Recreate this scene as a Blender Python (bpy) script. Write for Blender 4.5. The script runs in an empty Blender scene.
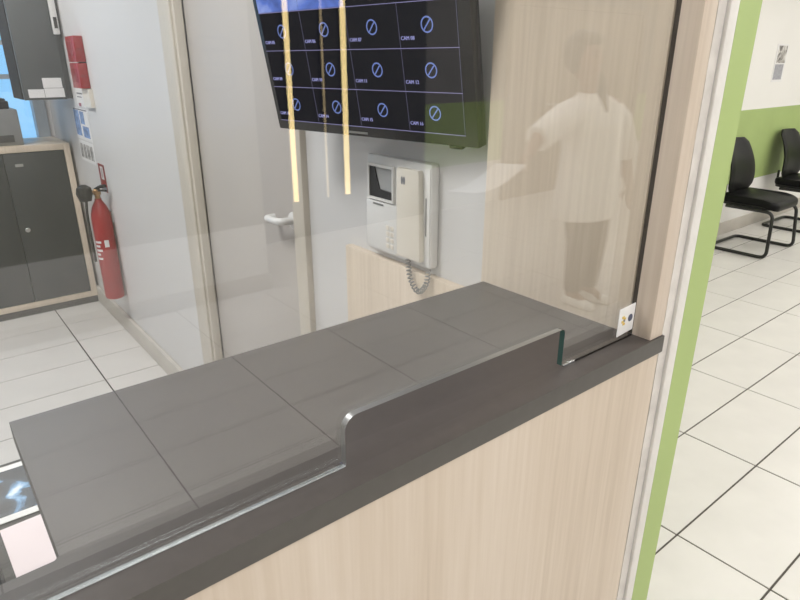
import bpy, bmesh, math, random
from mathutils import Vector, Matrix
random.seed(7)
PI = math.pi
S = bpy.context.scene
COL = S.collection

# ------------------------------------------------------------------ camera, world, exposure
cam = bpy.data.cameras.new('camera')
cam.sensor_width = 36.0
cam.lens = 610.17 / 800 * 36
cam.clip_start = 0.02
cam_o = bpy.data.objects.new('camera', cam)
COL.objects.link(cam_o)
cam_o.location = (0, 0, 1.5)
cam_o.rotation_euler = (math.radians(90 - 21.22), 0, math.radians(-38.69))
S.camera = cam_o
S.view_settings.view_transform = 'Standard'
S.view_settings.look = 'None'
S.view_settings.gamma = 1
S.view_settings.use_curve_mapping = False
S.view_settings.exposure = 0.0
S.cycles.use_denoising = True
S.cycles.max_bounces = 10
S.cycles.diffuse_bounces = 5
S.cycles.transparent_max_bounces = 16
S.cycles.sample_clamp_indirect = 6
HALL_W, FRONT_FILL_W, WAIT_W, BOOTH_W, REAR_W = 10.5, 24.0, 9.5, 25.0, 26.0          # watts of one ceiling panel
w = bpy.data.worlds.new('daylight'); S.world = w; w.use_nodes = True
w.node_tree.nodes['Background'].inputs[0].default_value = (0.27, 0.60, 1.0, 1)
w.node_tree.nodes['Background'].inputs[1].default_value = 1.35

# ------------------------------------------------------------------ materials
def new_mat(name):
    m = bpy.data.materials.new(name); m.use_nodes = True
    return m, m.node_tree.nodes, m.node_tree.links, m.node_tree.nodes['Principled BSDF']

def plain(name, col, rough=0.5, metal=0.0, var=0.06, scale=12, bump=0.0, spec=0.5, coat=0.0, detail=3):
    """flat colour with a faint procedural mottle"""
    m, N, L, P = new_mat(name)
    tc = N.new('ShaderNodeTexCoord'); nz = N.new('ShaderNodeTexNoise')
    nz.inputs['Scale'].default_value = scale; nz.inputs['Detail'].default_value = detail
    L.new(tc.outputs['Object'], nz.inputs['Vector'])
    rp = N.new('ShaderNodeValToRGB')
    rp.color_ramp.elements[0].position = 0.3; rp.color_ramp.elements[1].position = 0.7
    rp.color_ramp.elements[0].color = tuple(c * (1 - var) for c in col) + (1,)
    rp.color_ramp.elements[1].color = tuple(min(1, c * (1 + var)) for c in col) + (1,)
    L.new(nz.outputs['Fac'], rp.inputs['Fac']); L.new(rp.outputs['Color'], P.inputs['Base Color'])
    P.inputs['Roughness'].default_value = rough; P.inputs['Metallic'].default_value = metal
    P.inputs['Specular IOR Level'].default_value = spec
    P.inputs['Coat Weight'].default_value = coat
    if bump:
        b = N.new('ShaderNodeBump'); b.inputs['Strength'].default_value = bump; b.inputs['Distance'].default_value = 0.002
        L.new(nz.outputs['Fac'], b.inputs['Height']); L.new(b.outputs['Normal'], P.inputs['Normal'])
    return m

def wood(name, dark, mid, light, rough=0.5, axis=2):
    m, N, L, P = new_mat(name)
    tc = N.new('ShaderNodeTexCoord'); mp = N.new('ShaderNodeMapping')
    sc = [34, 34, 34]; sc[axis] = 1.1
    mp.inputs['Scale'].default_value = sc
    L.new(tc.outputs['Object'], mp.inputs['Vector'])
    n1 = N.new('ShaderNodeTexNoise'); n1.inputs['Scale'].default_value = 0.20; n1.inputs['Detail'].default_value = 5; n1.inputs['Distortion'].default_value = 0.5
    n2 = N.new('ShaderNodeTexNoise'); n2.inputs['Scale'].default_value = 4.2; n2.inputs['Detail'].default_value = 4
    L.new(mp.outputs['Vector'], n1.inputs['Vector']); L.new(mp.outputs['Vector'], n2.inputs['Vector'])
    mx = N.new('ShaderNodeMix'); mx.data_type = 'FLOAT'; mx.inputs[0].default_value = 0.38
    L.new(n1.outputs['Fac'], mx.inputs[2]); L.new(n2.outputs['Fac'], mx.inputs[3])
    rp = N.new('ShaderNodeValToRGB'); e = rp.color_ramp.elements
    e[0].position = 0.32; e[0].color = dark + (1,); e[1].position = 0.68; e[1].color = light + (1,)
    k = e.new(0.5); k.color = mid + (1,)
    L.new(mx.outputs[0], rp.inputs['Fac']); L.new(rp.outputs['Color'], P.inputs['Base Color'])
    b = N.new('ShaderNodeBump'); b.inputs['Strength'].default_value = 0.08; b.inputs['Distance'].default_value = 0.001
    L.new(n2.outputs['Fac'], b.inputs['Height']); L.new(b.outputs['Normal'], P.inputs['Normal'])
    P.inputs['Roughness'].default_value = rough
    return m

def emit(name, col, strength):
    m = bpy.data.materials.new(name); m.use_nodes = True
    N, L = m.node_tree.nodes, m.node_tree.links
    N.clear(); e = N.new('ShaderNodeEmission'); o = N.new('ShaderNodeOutputMaterial')
    e.inputs[0].default_value = col + (1,); e.inputs[1].default_value = strength
    L.new(e.outputs[0], o.inputs[0]); return m

def glass(name, tint, f0, rough=0.0):
    """clear pane: straight-through transmission plus a mirror lobe with Schlick falloff on both faces"""
    m = bpy.data.materials.new(name); m.use_nodes = True
    N, L = m.node_tree.nodes, m.node_tree.links
    N.clear(); o = N.new('ShaderNodeOutputMaterial')
    t = N.new('ShaderNodeBsdfTransparent'); t.inputs[0].default_value = tint + (1,)
    g = N.new('ShaderNodeBsdfGlossy'); g.inputs['Roughness'].default_value = rough; g.inputs[0].default_value = (1, 1, 1, 1)
    geo = N.new('ShaderNodeNewGeometry'); dot = N.new('ShaderNodeVectorMath'); dot.operation = 'DOT_PRODUCT'
    L.new(geo.outputs['Incoming'], dot.inputs[0]); L.new(geo.outputs['Normal'], dot.inputs[1])
    def math_(op, a=None, b=None):
        n = N.new('ShaderNodeMath'); n.operation = op
        for i, v in enumerate((a, b)):
            if v is None: continue
            if isinstance(v, (int, float)): n.inputs[i].default_value = v
            else: L.new(v, n.inputs[i])
        return n.outputs[0]
    ab = math_('ABSOLUTE', dot.outputs['Value'])
    p5 = math_('POWER', math_('SUBTRACT', 1.0, ab), 5.0)
    fac = math_('ADD', math_('MULTIPLY', p5, 1 - f0), f0)
    mx = N.new('ShaderNodeMixShader')
    L.new(fac, mx.inputs[0]); L.new(t.outputs[0], mx.inputs[1]); L.new(g.outputs[0], mx.inputs[2])
    L.new(mx.outputs[0], o.inputs[0]); return m

M = {}
M['white_wall'] = plain('white_wall_paint', (0.78, 0.765, 0.74), 0.6, var=0.012, scale=3, bump=0.05)
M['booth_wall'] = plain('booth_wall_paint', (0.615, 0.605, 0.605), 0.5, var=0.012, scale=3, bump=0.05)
M['dim_white'] = plain('dimmed_white_paint', (0.32, 0.315, 0.31), 0.6, var=0.012, scale=3)  # wall white darkened to stand for the dim upper part of the near wall
M['ceiling'] = plain('ceiling_white', (0.82, 0.82, 0.80), 0.8, var=0.02, scale=4)
M['green'] = plain('green_paint', (0.345, 0.445, 0.165), 0.55, var=0.03, scale=5)
M['far_green'] = M['green']
M['dim_far_white'] = plain('dimmed_far_wall_paint', (0.20, 0.19, 0.18), 0.6, var=0.012, scale=3)  # wall white darkened to stand for the dimly lit far end of the hall
M['beige'] = plain('beige_band_paint', (0.30, 0.29, 0.24), 0.6, var=0.03, scale=5)
M['grout'] = plain('grey_grout', (0.085, 0.075, 0.065), 0.9, var=0.12, scale=40)
M['tile'] = plain('cream_floor_tile', (0.64, 0.615, 0.59), 0.32, var=0.035, scale=6, detail=6)
M['skirt'] = plain('beige_skirting_tile', (0.50, 0.465, 0.42), 0.45, var=0.05, scale=9)
M['fascia'] = wood('pale_oak_laminate', (0.46, 0.38, 0.30), (0.545, 0.46, 0.375), (0.61, 0.53, 0.45), 0.5)
M['panel'] = wood('side_oak_laminate', (0.545, 0.45, 0.355), (0.63, 0.53, 0.425), (0.71, 0.61, 0.505), 0.42)
M['post'] = wood('post_oak_laminate', (0.48, 0.395, 0.325), (0.565, 0.475, 0.395), (0.63, 0.55, 0.475), 0.42)
M['counter'] = plain('taupe_grey_laminate', (0.068, 0.059, 0.055), 0.45, var=0.05, scale=60, spec=0.28)
M['counter_edge'] = plain('grey_edge_band', (0.074, 0.069, 0.063), 0.5, var=0.05, scale=60)
M['glass'] = glass('clear_glass', (0.965, 0.976, 0.972), 0.066)
M['glass_edge'] = plain('green_glass_edge', (0.035, 0.075, 0.065), 0.15, var=0.1, scale=30)
M['notch_edge'] = glass('polished_glass_edge', (0.66, 0.74, 0.72), 0.28, 0.35)
M['alu'] = plain('bright_channel', (0.62, 0.64, 0.66), 0.25, metal=0.8, var=0.05, scale=30)
M['gasket'] = plain('dark_gasket', (0.012, 0.010, 0.009), 0.8, spec=0.2)
M['doorwhite'] = plain('cream_door_paint', (0.47, 0.437, 0.415), 0.45, var=0.012, scale=3)
M['architrave'] = plain('cream_architrave', (0.55, 0.505, 0.44), 0.5, var=0.02, scale=6)
M['white_plastic'] = plain('white_plastic', (0.72, 0.71, 0.70), 0.35, var=0.015)
M['cream_plastic'] = plain('cream_plastic', (0.74, 0.69, 0.61), 0.32, var=0.015)
M['grey_plastic'] = plain('grey_plastic', (0.22, 0.22, 0.215), 0.4)
M['black_gloss'] = plain('black_gloss_plastic', (0.008, 0.008, 0.009), 0.22, var=0.1)
M['black'] = plain('black_plastic', (0.015, 0.015, 0.016), 0.45, var=0.1)
M['leather'] = plain('black_leather', (0.004, 0.004, 0.0045), 0.42, var=0.25, scale=45, bump=0.25, spec=0.17)
M['black_metal'] = plain('black_tube', (0.012, 0.012, 0.012), 0.3, var=0.1)
M['red'] = plain('red_enamel', (0.31, 0.010, 0.014), 0.32, var=0.06)
M['red_dark'] = plain('red_plastic', (0.24, 0.010, 0.014), 0.4, var=0.06)
M['steel'] = plain('brushed_steel', (0.55, 0.55, 0.54), 0.3, metal=0.9)
M['brass'] = plain('brass_valve', (0.42, 0.25, 0.12), 0.35, metal=0.7)
M['cab_door'] = plain('anthracite_laminate', (0.028, 0.032, 0.034), 0.42, var=0.03)
M['cab_dark'] = plain('dark_plinth', (0.05, 0.048, 0.043), 0.6)
M['grey_metal'] = plain('grey_enamel', (0.072, 0.080, 0.082), 0.42, var=0.03, scale=4)
M['paper'] = plain('white_paper', (0.75, 0.74, 0.74), 0.7, var=0.015)
M['pink_paper'] = plain('pinkish_paper', (0.80, 0.70, 0.72), 0.7, var=0.01)
M['ink'] = plain('grey_ink', (0.22, 0.22, 0.24), 0.7, var=0.05)
M['blue_ink'] = plain('blue_ink', (0.18, 0.28, 0.50), 0.7, var=0.5, scale=28)
M['yellow'] = plain('yellow_ink', (0.70, 0.50, 0.12), 0.7)
M['navy'] = plain('navy_ink', (0.08, 0.09, 0.14), 0.7)
M['skin'] = plain('skin', (0.30, 0.16, 0.11), 0.5, var=0.05)
M['cloth_white'] = plain('white_cotton', (0.90, 0.885, 0.88), 0.8, var=0.03, scale=20)
M['cloth_dark'] = plain('dark_trousers', (0.055, 0.045, 0.045), 0.8, var=0.1, scale=30)
M['hair'] = plain('brown_hair', (0.02, 0.011, 0.009), 0.5, var=0.4, scale=60)
M['eye'] = plain('eye', (0.06, 0.04, 0.03), 0.2)
M['niche'] = plain('dark_wall_panel', (0.035, 0.033, 0.032), 0.5, var=0.1)
M['hall_door'] = wood('hall_door_oak', (0.20, 0.16, 0.12), (0.25, 0.20, 0.15), (0.30, 0.24, 0.18), 0.5)  # oak darkened too, for the dimly lit far end of the hall
M['win_frame'] = plain('grey_window_frame', (0.32, 0.36, 0.40), 0.45)
M['diffuser'] = emit('lit_diffuser', (1.0, 0.97, 0.92), 4.0)
M['led'] = emit('warm_led', (1.0, 0.76, 0.34), 6.5)
M['led_dim'] = emit('warm_led_dim', (1.0, 0.76, 0.40), 1.8)
M['scr_black'] = emit('screen_black', (0.010, 0.010, 0.014), 1.0)
M['scr_line'] = emit('screen_line', (0.36, 0.33, 0.62), 0.9)
M['scr_icon'] = emit('screen_icon', (0.22, 0.30, 0.72), 0.9)
M['scr_text'] = emit('screen_text', (0.42, 0.42, 0.85), 0.9)

def picture(name, ramp, scale, emission=False, dist=1.5):
    m, N, L, P = new_mat(name)
    tc = N.new('ShaderNodeTexCoord'); nz = N.new('ShaderNodeTexNoise')
    nz.inputs['Scale'].default_value = scale; nz.inputs['Detail'].default_value = 4; nz.inputs['Distortion'].default_value = dist
    L.new(tc.outputs['Object'], nz.inputs['Vector'])
    rp = N.new('ShaderNodeValToRGB'); e = rp.color_ramp.elements
    e[0].position, e[0].color = ramp[0][0], ramp[0][1] + (1,)
    e[1].position, e[1].color = ramp[-1][0], ramp[-1][1] + (1,)
    for p, c in ramp[1:-1]:
        k = e.new(p); k.color = c + (1,)
    L.new(nz.outputs['Fac'], rp.inputs['Fac'])
    if emission:
        L.new(rp.outputs['Color'], P.inputs['Emission Color']); P.inputs['Emission Strength'].default_value = 0.9
        P.inputs['Base Color'].default_value = (0, 0, 0, 1)
    else:
        L.new(rp.outputs['Color'], P.inputs['Base Color'])
    P.inputs['Roughness'].default_value = 0.4
    return m
M['scr_pic'] = picture('camera_picture', [(0.3, (0.03, 0.06, 0.25)), (0.5, (0.12, 0.22, 0.75)), (0.7, (0.4, 0.5, 0.95))], 7, True)
M['photo'] = picture('printed_photo', [(0.42, (0.015, 0.018, 0.022)), (0.55, (0.035, 0.05, 0.07)), (0.62, (0.16, 0.33, 0.55)), (0.74, (0.70, 0.80, 0.9))], 17, dist=0.6)
M['print_grey'] = picture('grey_print', [(0.35, (0.14, 0.14, 0.14)), (0.6, (0.42, 0.41, 0.4)), (0.72, (0.7, 0.7, 0.68))], 30)
M['photo_grey'] = picture('grey_photo_print', [(0.35, (0.05, 0.05, 0.05)), (0.5, (0.3, 0.28, 0.26)), (0.65, (0.7, 0.68, 0.65))], 14)

# ------------------------------------------------------------------ geometry helpers
def box(bm, x0, x1, y0, y1, z0, z1, bev=0.0, seg=2, mi=0):
    t = bmesh.new()
    bmesh.ops.create_cube(t, size=1)
    bmesh.ops.scale(t, vec=(x1 - x0, y1 - y0, z1 - z0), verts=t.verts)
    bmesh.ops.translate(t, vec=((x0 + x1) / 2, (y0 + y1) / 2, (z0 + z1) / 2), verts=t.verts)
    if bev: bmesh.ops.bevel(t, geom=t.edges[:], offset=bev, segments=seg, affect='EDGES', profile=0.5)
    merge(bm, t, mi)
    return bm

def merge(bm, t, mi=0, mat=None):
    if mat is not None: t.transform(mat)
    for f in t.faces: f.material_index = mi
    me = bpy.data.meshes.new('tmp'); t.to_mesh(me); t.free()
    bm.from_mesh(me); bpy.data.meshes.remove(me)

def prism(bm, pts, axis, a0, a1, bev=0.0, mi=0):
    """outline pts (2-D) extruded along axis; axis 'z': pts=(x,y), 'y': pts=(x,z), 'x': pts=(y,z)"""
    def P(p, a):
        return {'z': (p[0], p[1], a), 'y': (p[0], a, p[1]), 'x': (a, p[0], p[1])}[axis]
    t = bmesh.new()
    A = [t.verts.new(P(p, a0)) for p in pts]; B = [t.verts.new(P(p, a1)) for p in pts]
    n = len(pts)
    fs = [t.faces.new(A), t.faces.new(B[::-1])]
    for i in range(n): t.faces.new((A[i], B[i], B[(i + 1) % n], A[(i + 1) % n]))
    bmesh.ops.recalc_face_normals(t, faces=t.faces[:])
    if bev:
        es = list({e for f in fs for e in f.edges})
        bmesh.ops.bevel(t, geom=es, offset=bev, segments=2, affect='EDGES', profile=0.5)
    merge(bm, t, mi); return bm

def rrect(x0, x1, y0, y1, r, n=5):
    out = []
    for cx, cy, a in ((x1 - r, y1 - r, 0), (x0 + r, y1 - r, 90), (x0 + r, y0 + r, 180), (x1 - r, y0 + r, 270)):
        for i in range(n + 1):
            t = math.radians(a + 90 * i / n); out.append((cx + r * math.cos(t), cy + r * math.sin(t)))
    return out

def tube(bm, pts, rad, n=10, mi=0):
    pts = [Vector(p) for p in pts]; rs = rad if isinstance(rad, (list, tuple)) else [rad] * len(pts)
    t = bmesh.new(); rings = []; up = None
    for i, p in enumerate(pts):
        d = (pts[min(i + 1, len(pts) - 1)] - pts[max(i - 1, 0)]).normalized()
        if up is None:
            up = d.orthogonal().normalized()
        else:
            up = (up - d * up.dot(d)).normalized()
        s = d.cross(up)
        rings.append([t.verts.new(p + (up * math.cos(a) + s * math.sin(a)) * rs[i]) for a in [2 * PI * k / n for k in range(n)]])
    for a, b in zip(rings, rings[1:]):
        for k in range(n): t.faces.new((a[k], a[(k + 1) % n], b[(k + 1) % n], b[k]))
    t.faces.new(rings[0][::-1]); t.faces.new(rings[-1])
    bmesh.ops.recalc_face_normals(t, faces=t.faces[:])
    merge(bm, t, mi); return bm

def lathe(bm, prof, n=24, at=(0, 0, 0), mi=0, axis='z'):
    t = bmesh.new(); rings = []
    for r, z in prof: rings.append([t.verts.new((r * math.cos(2 * PI * k / n), r * math.sin(2 * PI * k / n), z)) for k in range(n)])
    for a, b in zip(rings, rings[1:]):
        for k in range(n): t.faces.new((a[k], a[(k + 1) % n], b[(k + 1) % n], b[k]))
    t.faces.new(rings[0][::-1]); t.faces.new(rings[-1])
    mt = Matrix.Translation(at)
    if axis == 'y': mt = mt @ Matrix.Rotation(PI / 2, 4, 'X')       # profile z -> -y
    if axis == 'x': mt = mt @ Matrix.Rotation(PI / 2, 4, 'Y')       # profile z -> +x
    bmesh.ops.recalc_face_normals(t, faces=t.faces[:])
    merge(bm, t, mi, mt); return bm

def arc(pts, r, n=5):
    """polyline with rounded inner corners"""
    pts = [Vector(p) for p in pts]; out = [pts[0]]
    for a, b, c in zip(pts, pts[1:], pts[2:]):
        u = (a - b).normalized(); v = (c - b).normalized()
        p0 = b + u * r; p1 = b + v * r
        for i in range(n + 1):
            s = i / n; out.append(p0 * (1 - s) ** 2 + b * 2 * s * (1 - s) + p1 * s ** 2)
    out.append(pts[-1]); return out

def link(name, me, mats, parent=None, smooth=40):
    for m in (mats if isinstance(mats, (list, tuple)) else [mats]): me.materials.append(m)
    if smooth:
        me.polygons.foreach_set('use_smooth', [True] * len(me.polygons)); me.set_sharp_from_angle(angle=math.radians(smooth))
    o = bpy.data.objects.new(name, me); COL.objects.link(o)
    if parent: o.parent = parent
    return o

def obj(name, bm, mats, parent=None, world=None, smooth=40):
    """links bm as ONE object; world=(x,y,z) of the thing when bm is in world coordinates"""
    if world is not None: bmesh.ops.translate(bm, vec=-Vector(world), verts=bm.verts)
    me = bpy.data.meshes.new(name); bm.to_mesh(me); bm.free()
    return link(name, me, mats, parent, smooth)

def thing(name, label, cat, loc=(0, 0, 0), rot=(0, 0, 0), group=None):
    o = bpy.data.objects.new(name, None); COL.objects.link(o); o.empty_display_size = 0.05
    o.location = loc; o.rotation_euler = rot; tag(o, label, cat, group); return o

def tag(o, label, cat, group=None):
    o['label'] = label; o['category'] = cat
    if group: o['group'] = group
    return o

def struct(name, bm, mats, parent=None):
    o = obj(name, bm, mats, parent); o['kind'] = 'structure'; return o

def wbox(name, mats, *a, parent=None, world=None, bev=0.0):
    return obj(name, box(bmesh.new(), *a, bev=bev), mats, parent, world)

FONT = {}
def text_mesh(s, size, depth=0.0004):
    if (s, size) not in FONT:
        c = bpy.data.curves.new('lettering', 'FONT'); c.body = s; c.size = size; c.extrude = depth; c.align_x = 'LEFT'; c.resolution_u = 2
        o = bpy.data.objects.new('lettering', c); COL.objects.link(o)
        dg = bpy.context.evaluated_depsgraph_get(); dg.update()
        me = bpy.data.meshes.new_from_object(o.evaluated_get(dg))
        bpy.data.objects.remove(o); FONT[(s, size)] = me
    return FONT[(s, size)].copy()

def text(name, s, size, mat, parent, mtx):
    me = text_mesh(s, size); me.transform(mtx); me.materials.clear()
    return link(name, me, mat, parent, smooth=0)
XZ = Matrix.Rotation(PI / 2, 4, 'X')             # lettering lying in xy -> standing, facing -y

# ------------------------------------------------------------------ floor with its tiles
TX, TY, X0, Y0 = 0.611, 0.2975, 0.548, 0.4005
bm = bmesh.new(); box(bm, -3.2, 9.2, -4.2, 5.0, -0.06, -0.0025)
floor = struct('floor', bm, M['grout'])
tile_me = None
rest = bmesh.new(); n_tile = 0
for i in range(-7, 15):
    for j in range(-16, 16):
        x0, y0 = X0 + i * TX, Y0 + j * TY
        xc, yc = x0 + TX / 2, y0 + TY / 2
        if not (-3.0 < xc < 9.1 and -4.0 < yc < 4.75): continue
        direct = (0.9 < xc < 6.7 and 0.3 < yc < 2.5) or (-0.75 < xc < 0.9 and 1.6 < yc < 4.4)
        mirrored = (-0.2 < xc < 5.2 and -2.9 < yc < 0.4)
        if (direct or mirrored) and n_tile < 290:
            n_tile += 1
            if tile_me is None:
                b = bmesh.new(); box(b, 0.0032, TX - 0.0032, 0.0032, TY - 0.0032, -0.012, 0, bev=0.0010, seg=1)
                t = obj('tile', b, M['tile'], floor); tile_me = t.data
            else:
                t = bpy.data.objects.new('tile', tile_me); COL.objects.link(t); t.parent = floor
            t.location = (x0, y0, random.uniform(-0.0003, 0.0003))
        else:
            box(rest, x0 + 0.0032, x0 + TX - 0.0032, y0 + 0.0032, y0 + TY - 0.0032, -0.012, 0)
r = obj('tile_field', rest, M['tile'], floor); r['kind'] = 'stuff'

# ------------------------------------------------------------------ shell: ceiling and walls
CH = 2.6
struct('ceiling', box(bmesh.new(), -3.2, 9.2, -4.2, 5.0, CH, CH + 0.1), M['ceiling'])
GZ0, GZ1 = 0.47, 1.115
def banded(name, x0, x1, y0, y1, face, band='green'):
    """white wall with a green painted band, built as three stacked courses of one wall"""
    bm = bmesh.new()
    box(bm, x0, x1, y0, y1, 0, GZ0, mi=0); box(bm, x0, x1, y0, y1, GZ0, GZ1, mi=1); box(bm, x0, x1, y0, y1, GZ1, CH, mi=0)
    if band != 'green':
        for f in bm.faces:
            if f.material_index == 0 and f.calc_center_median().z > GZ1 - 0.01: f.material_index = 2  # top course takes a darkened white that stands for dim light
    return struct(name, bm, [M['white_wall'], M[band], M['dim_white' if band == 'beige' else 'dim_far_white']])
banded('wall_chairs', 0.95, 9.2, 2.47, 2.6, 'y')
banded('wall_right', 9.0, 9.2, -4.2, 2.47, 'x')
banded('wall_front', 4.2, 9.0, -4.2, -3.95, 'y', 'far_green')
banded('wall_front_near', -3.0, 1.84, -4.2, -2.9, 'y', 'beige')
struct('wall_niche', box(bmesh.new(), 1.84, 4.2, -4.2, -3.95, 0, CH), M['niche'])
banded('wall_left', -3.2, -3.0, -4.2, 0.41, 'x')
# booth walls
def booth_right():
    bm = bmesh.new()
    D0, D1, DZ = 1.50, 2.20, 2.08
    box(bm, 0.861, 0.945, 0.407, 0.46, 0, CH)
    box(bm, 0.835, 0.945, 0.46, D0, 0, CH); box(bm, 0.835, 0.945, D1, 4.75, 0, CH); box(bm, 0.835, 0.945, D0, D1, DZ, CH)
    return struct('wall_booth_right', bm, M['booth_wall'])
booth_right()
struct('wall_booth_left', box(bmesh.new(), -1.75, -1.6, 0.41, 4.75, 0, CH), M['booth_wall'])
bm = bmesh.new(); box(bm, -3.0, -1.75, 0.41, 0.55, 0, CH); box(bm, -1.75, -1.05, 0.41, 0.50, 1.12, CH); box(bm, -1.05, 0.835, 0.41, 0.50, 2.36, CH)
struct('wall_booth_front', bm, M['white_wall'])
WX0, WX1, WZ0, WZ1 = -1.3, 0.755, 0.98, 2.25
bm = bmesh.new()
box(bm, -1.75, WX0, 4.75, 4.9, 0, CH); box(bm, WX1, 0.945, 4.75, 4.9, 0, CH)
box(bm, WX0, WX1, 4.75, 4.9, 0, WZ0); box(bm, WX0, WX1, 4.75, 4.9, WZ1, CH)
struct('wall_booth_back', bm, M['booth_wall'])
# end of the partition wall: bare plaster joint, white bead and the green painted nose
def ragged(x0, x1, y, dy):
    bm = bmesh.new(); random.seed(3); L, R = [], []
    for k in range(60):
        z = 2.6 * k / 59; L.append((x0 + random.uniform(-0.0010, 0.0010), z)); R.append((x1, z))
    prism(bm, L + R[::-1], 'y', y, y + dy); return bm
struct('trim_1', ragged(0.8385, 0.861, 0.4105, 0.03), plain('bare_plaster_joint', (0.60, 0.57, 0.54), 0.8, var=0.12, scale=25))
bm = bmesh.new(); box(bm, 0.8605, 0.8845, 0.4045, 0.41, 0, CH, bev=0.002)
struct('trim_2', bm, plain('white_corner_bead', (0.66, 0.64, 0.615), 0.55, var=0.05, scale=20))
bm = bmesh.new(); box(bm, 0.884, 0.9455, 0.4048, 0.41, 0, CH); box(bm, 0.9449, 0.947, 0.4048, 2.47, 0, CH)
struct('trim_3', bm, M['green'])
# skirtings
struct('baseboard_chairs', box(bmesh.new(), 0.95, 9.0, 2.455, 2.47, 0, 0.115, bev=0.002), M['skirt'])
bm = bmesh.new(); box(bm, 0.813, 0.835, 2.36, 4.75, 0, 0.105, bev=0.002); struct('baseboard_booth', bm, M['skirt'])
struct('baseboard_front', box(bmesh.new(), -3.0, 1.855, -2.9, -2.885, 0, 0.115, bev=0.002), M['skirt'])

# ------------------------------------------------------------------ window at the back of the booth
bm = bmesh.new()
box(bm, WX0, WX0 + 0.05, 4.76, 4.83, WZ0, WZ1); box(bm, WX1 - 0.02, WX1 + 0.05, 4.735, 4.83, WZ0 - 0.02, WZ1 + 0.03)
box(bm, WX0, WX1, 4.76, 4.83, WZ0, WZ0 + 0.05); box(bm, WX0, WX1, 4.76, 4.83, WZ1 - 0.05, WZ1)
win = struct('window_1', bm, M['win_frame'])
for x in (-0.75, -0.2, 0.30, 0.52):
    wbox('mullion', M['win_frame'] if x != 0.52 else M['black'], x - 0.016, x + 0.016, 4.765, 4.825, WZ0 + 0.05, WZ1 - 0.05, parent=win)
for z in (1.42, 1.62):
    wbox('transom', M['win_frame'], WX0 + 0.05, WX1 - 0.02, 4.768, 4.822, z - 0.014, z + 0.014, parent=win)
wbox('pane', M['glass'], WX0 + 0.05, WX1 - 0.02, 4.79, 4.798, WZ0 + 0.05, WZ1 - 0.05, parent=win)

# ------------------------------------------------------------------ booth door in the right-hand wall
D0, D1, DZ = 1.50, 2.20, 2.08
door = struct('door_1', box(bmesh.new(), 0.838, 0.872, D0 + 0.004, D1 - 0.006, 0.006, DZ - 0.004, bev=0.001), M['doorwhite'])
bm = bmesh.new()
box(bm, 0.816, 0.90, D0 - 0.062, D0, 0, DZ + 0.06, bev=0.003)
box(bm, 0.806, 0.90, D1, D1 + 0.155, 0, DZ + 0.06, bev=0.003)
box(bm, 0.816, 0.90, D0, D1, DZ, DZ + 0.06, bev=0.003)
box(bm, 0.798, 0.808, D1 + 0.02, D1 + 0.075, 0, DZ + 0.06, bev=0.002)
obj('architrave', bm, M['architrave'], door)
bm = bmesh.new(); lathe(bm, [(0.025, 0), (0.025, 0.008), (0.01, 0.010), (0.01, 0.03)], 20, (0.838, 1.530, 1.078), axis='x')
for v in bm.verts: v.co.x = 2 * 0.838 - v.co.x
bmesh.ops.reverse_faces(bm, faces=bm.faces[:])
tube(bm, arc([(0.835, 1.530, 1.080), (0.790, 1.530, 1.080), (0.790, 1.615, 1.076), (0.818, 1.615, 1.076)], 0.016), 0.0105, 12)
obj('door_handle', bm, M['white_plastic'], door)

# ------------------------------------------------------------------ reception counter
HC, FY, GY = 1.116, 0.4063, 0.444
base = (0.0, 0.42, 0.0)
cnt = thing('reception_counter', 'grey laminate transaction counter on a pale oak front, in front of the glass', 'counter', base)
out = [(-1.05, FY), (0.839, FY), (0.839, 0.4455), (0.803, 0.4455), (0.803, 0.751), (0.026, 0.751), (0.026, 0.490), (0.022, 0.486), (-0.05, 0.484), (-1.05, 0.490)]
bm = bmesh.new(); prism(bm, out, 'z', HC - 0.028, HC, bev=0.0012)
for f in bm.faces:
    if abs(f.normal.z) < 0.5: f.material_index = 1
obj('worktop', bm, [M['counter'], M['counter_edge']], cnt, base)
wbox('front_panel', M['fascia'], -1.6, 0.834, 0.4095, 0.428, 0, HC - 0.028, parent=cnt, world=base)
wbox('inner_panel', M['panel'], 0.31, 0.803, 0.735, 0.749, 0.05, HC - 0.028, parent=cnt, world=base)

# oak end panel and front post framing the screen
sp = tag(wbox('side_panel', M['panel'], 0.803, 0.8345, 0.4490, 0.757, 0, 2.36, bev=0.0008), 'tall pale oak end panel standing at the right end of the grey counter', 'panel')
pb = (0.821, 0.425, HC)
post = thing('screen_post', 'narrow oak post at the counter front holding the right edge of the glass', 'post', pb)
obj('upright', box(bmesh.new(), 0.803, 0.8365, 0.4095, 0.4398, HC, 2.36, bev=0.0008), M['post'], post, pb)
obj('gasket', box(bmesh.new(), 0.8075, 0.83, 0.4400, 0.4488, HC, 2.36), M['gasket'], post, pb)

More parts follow.
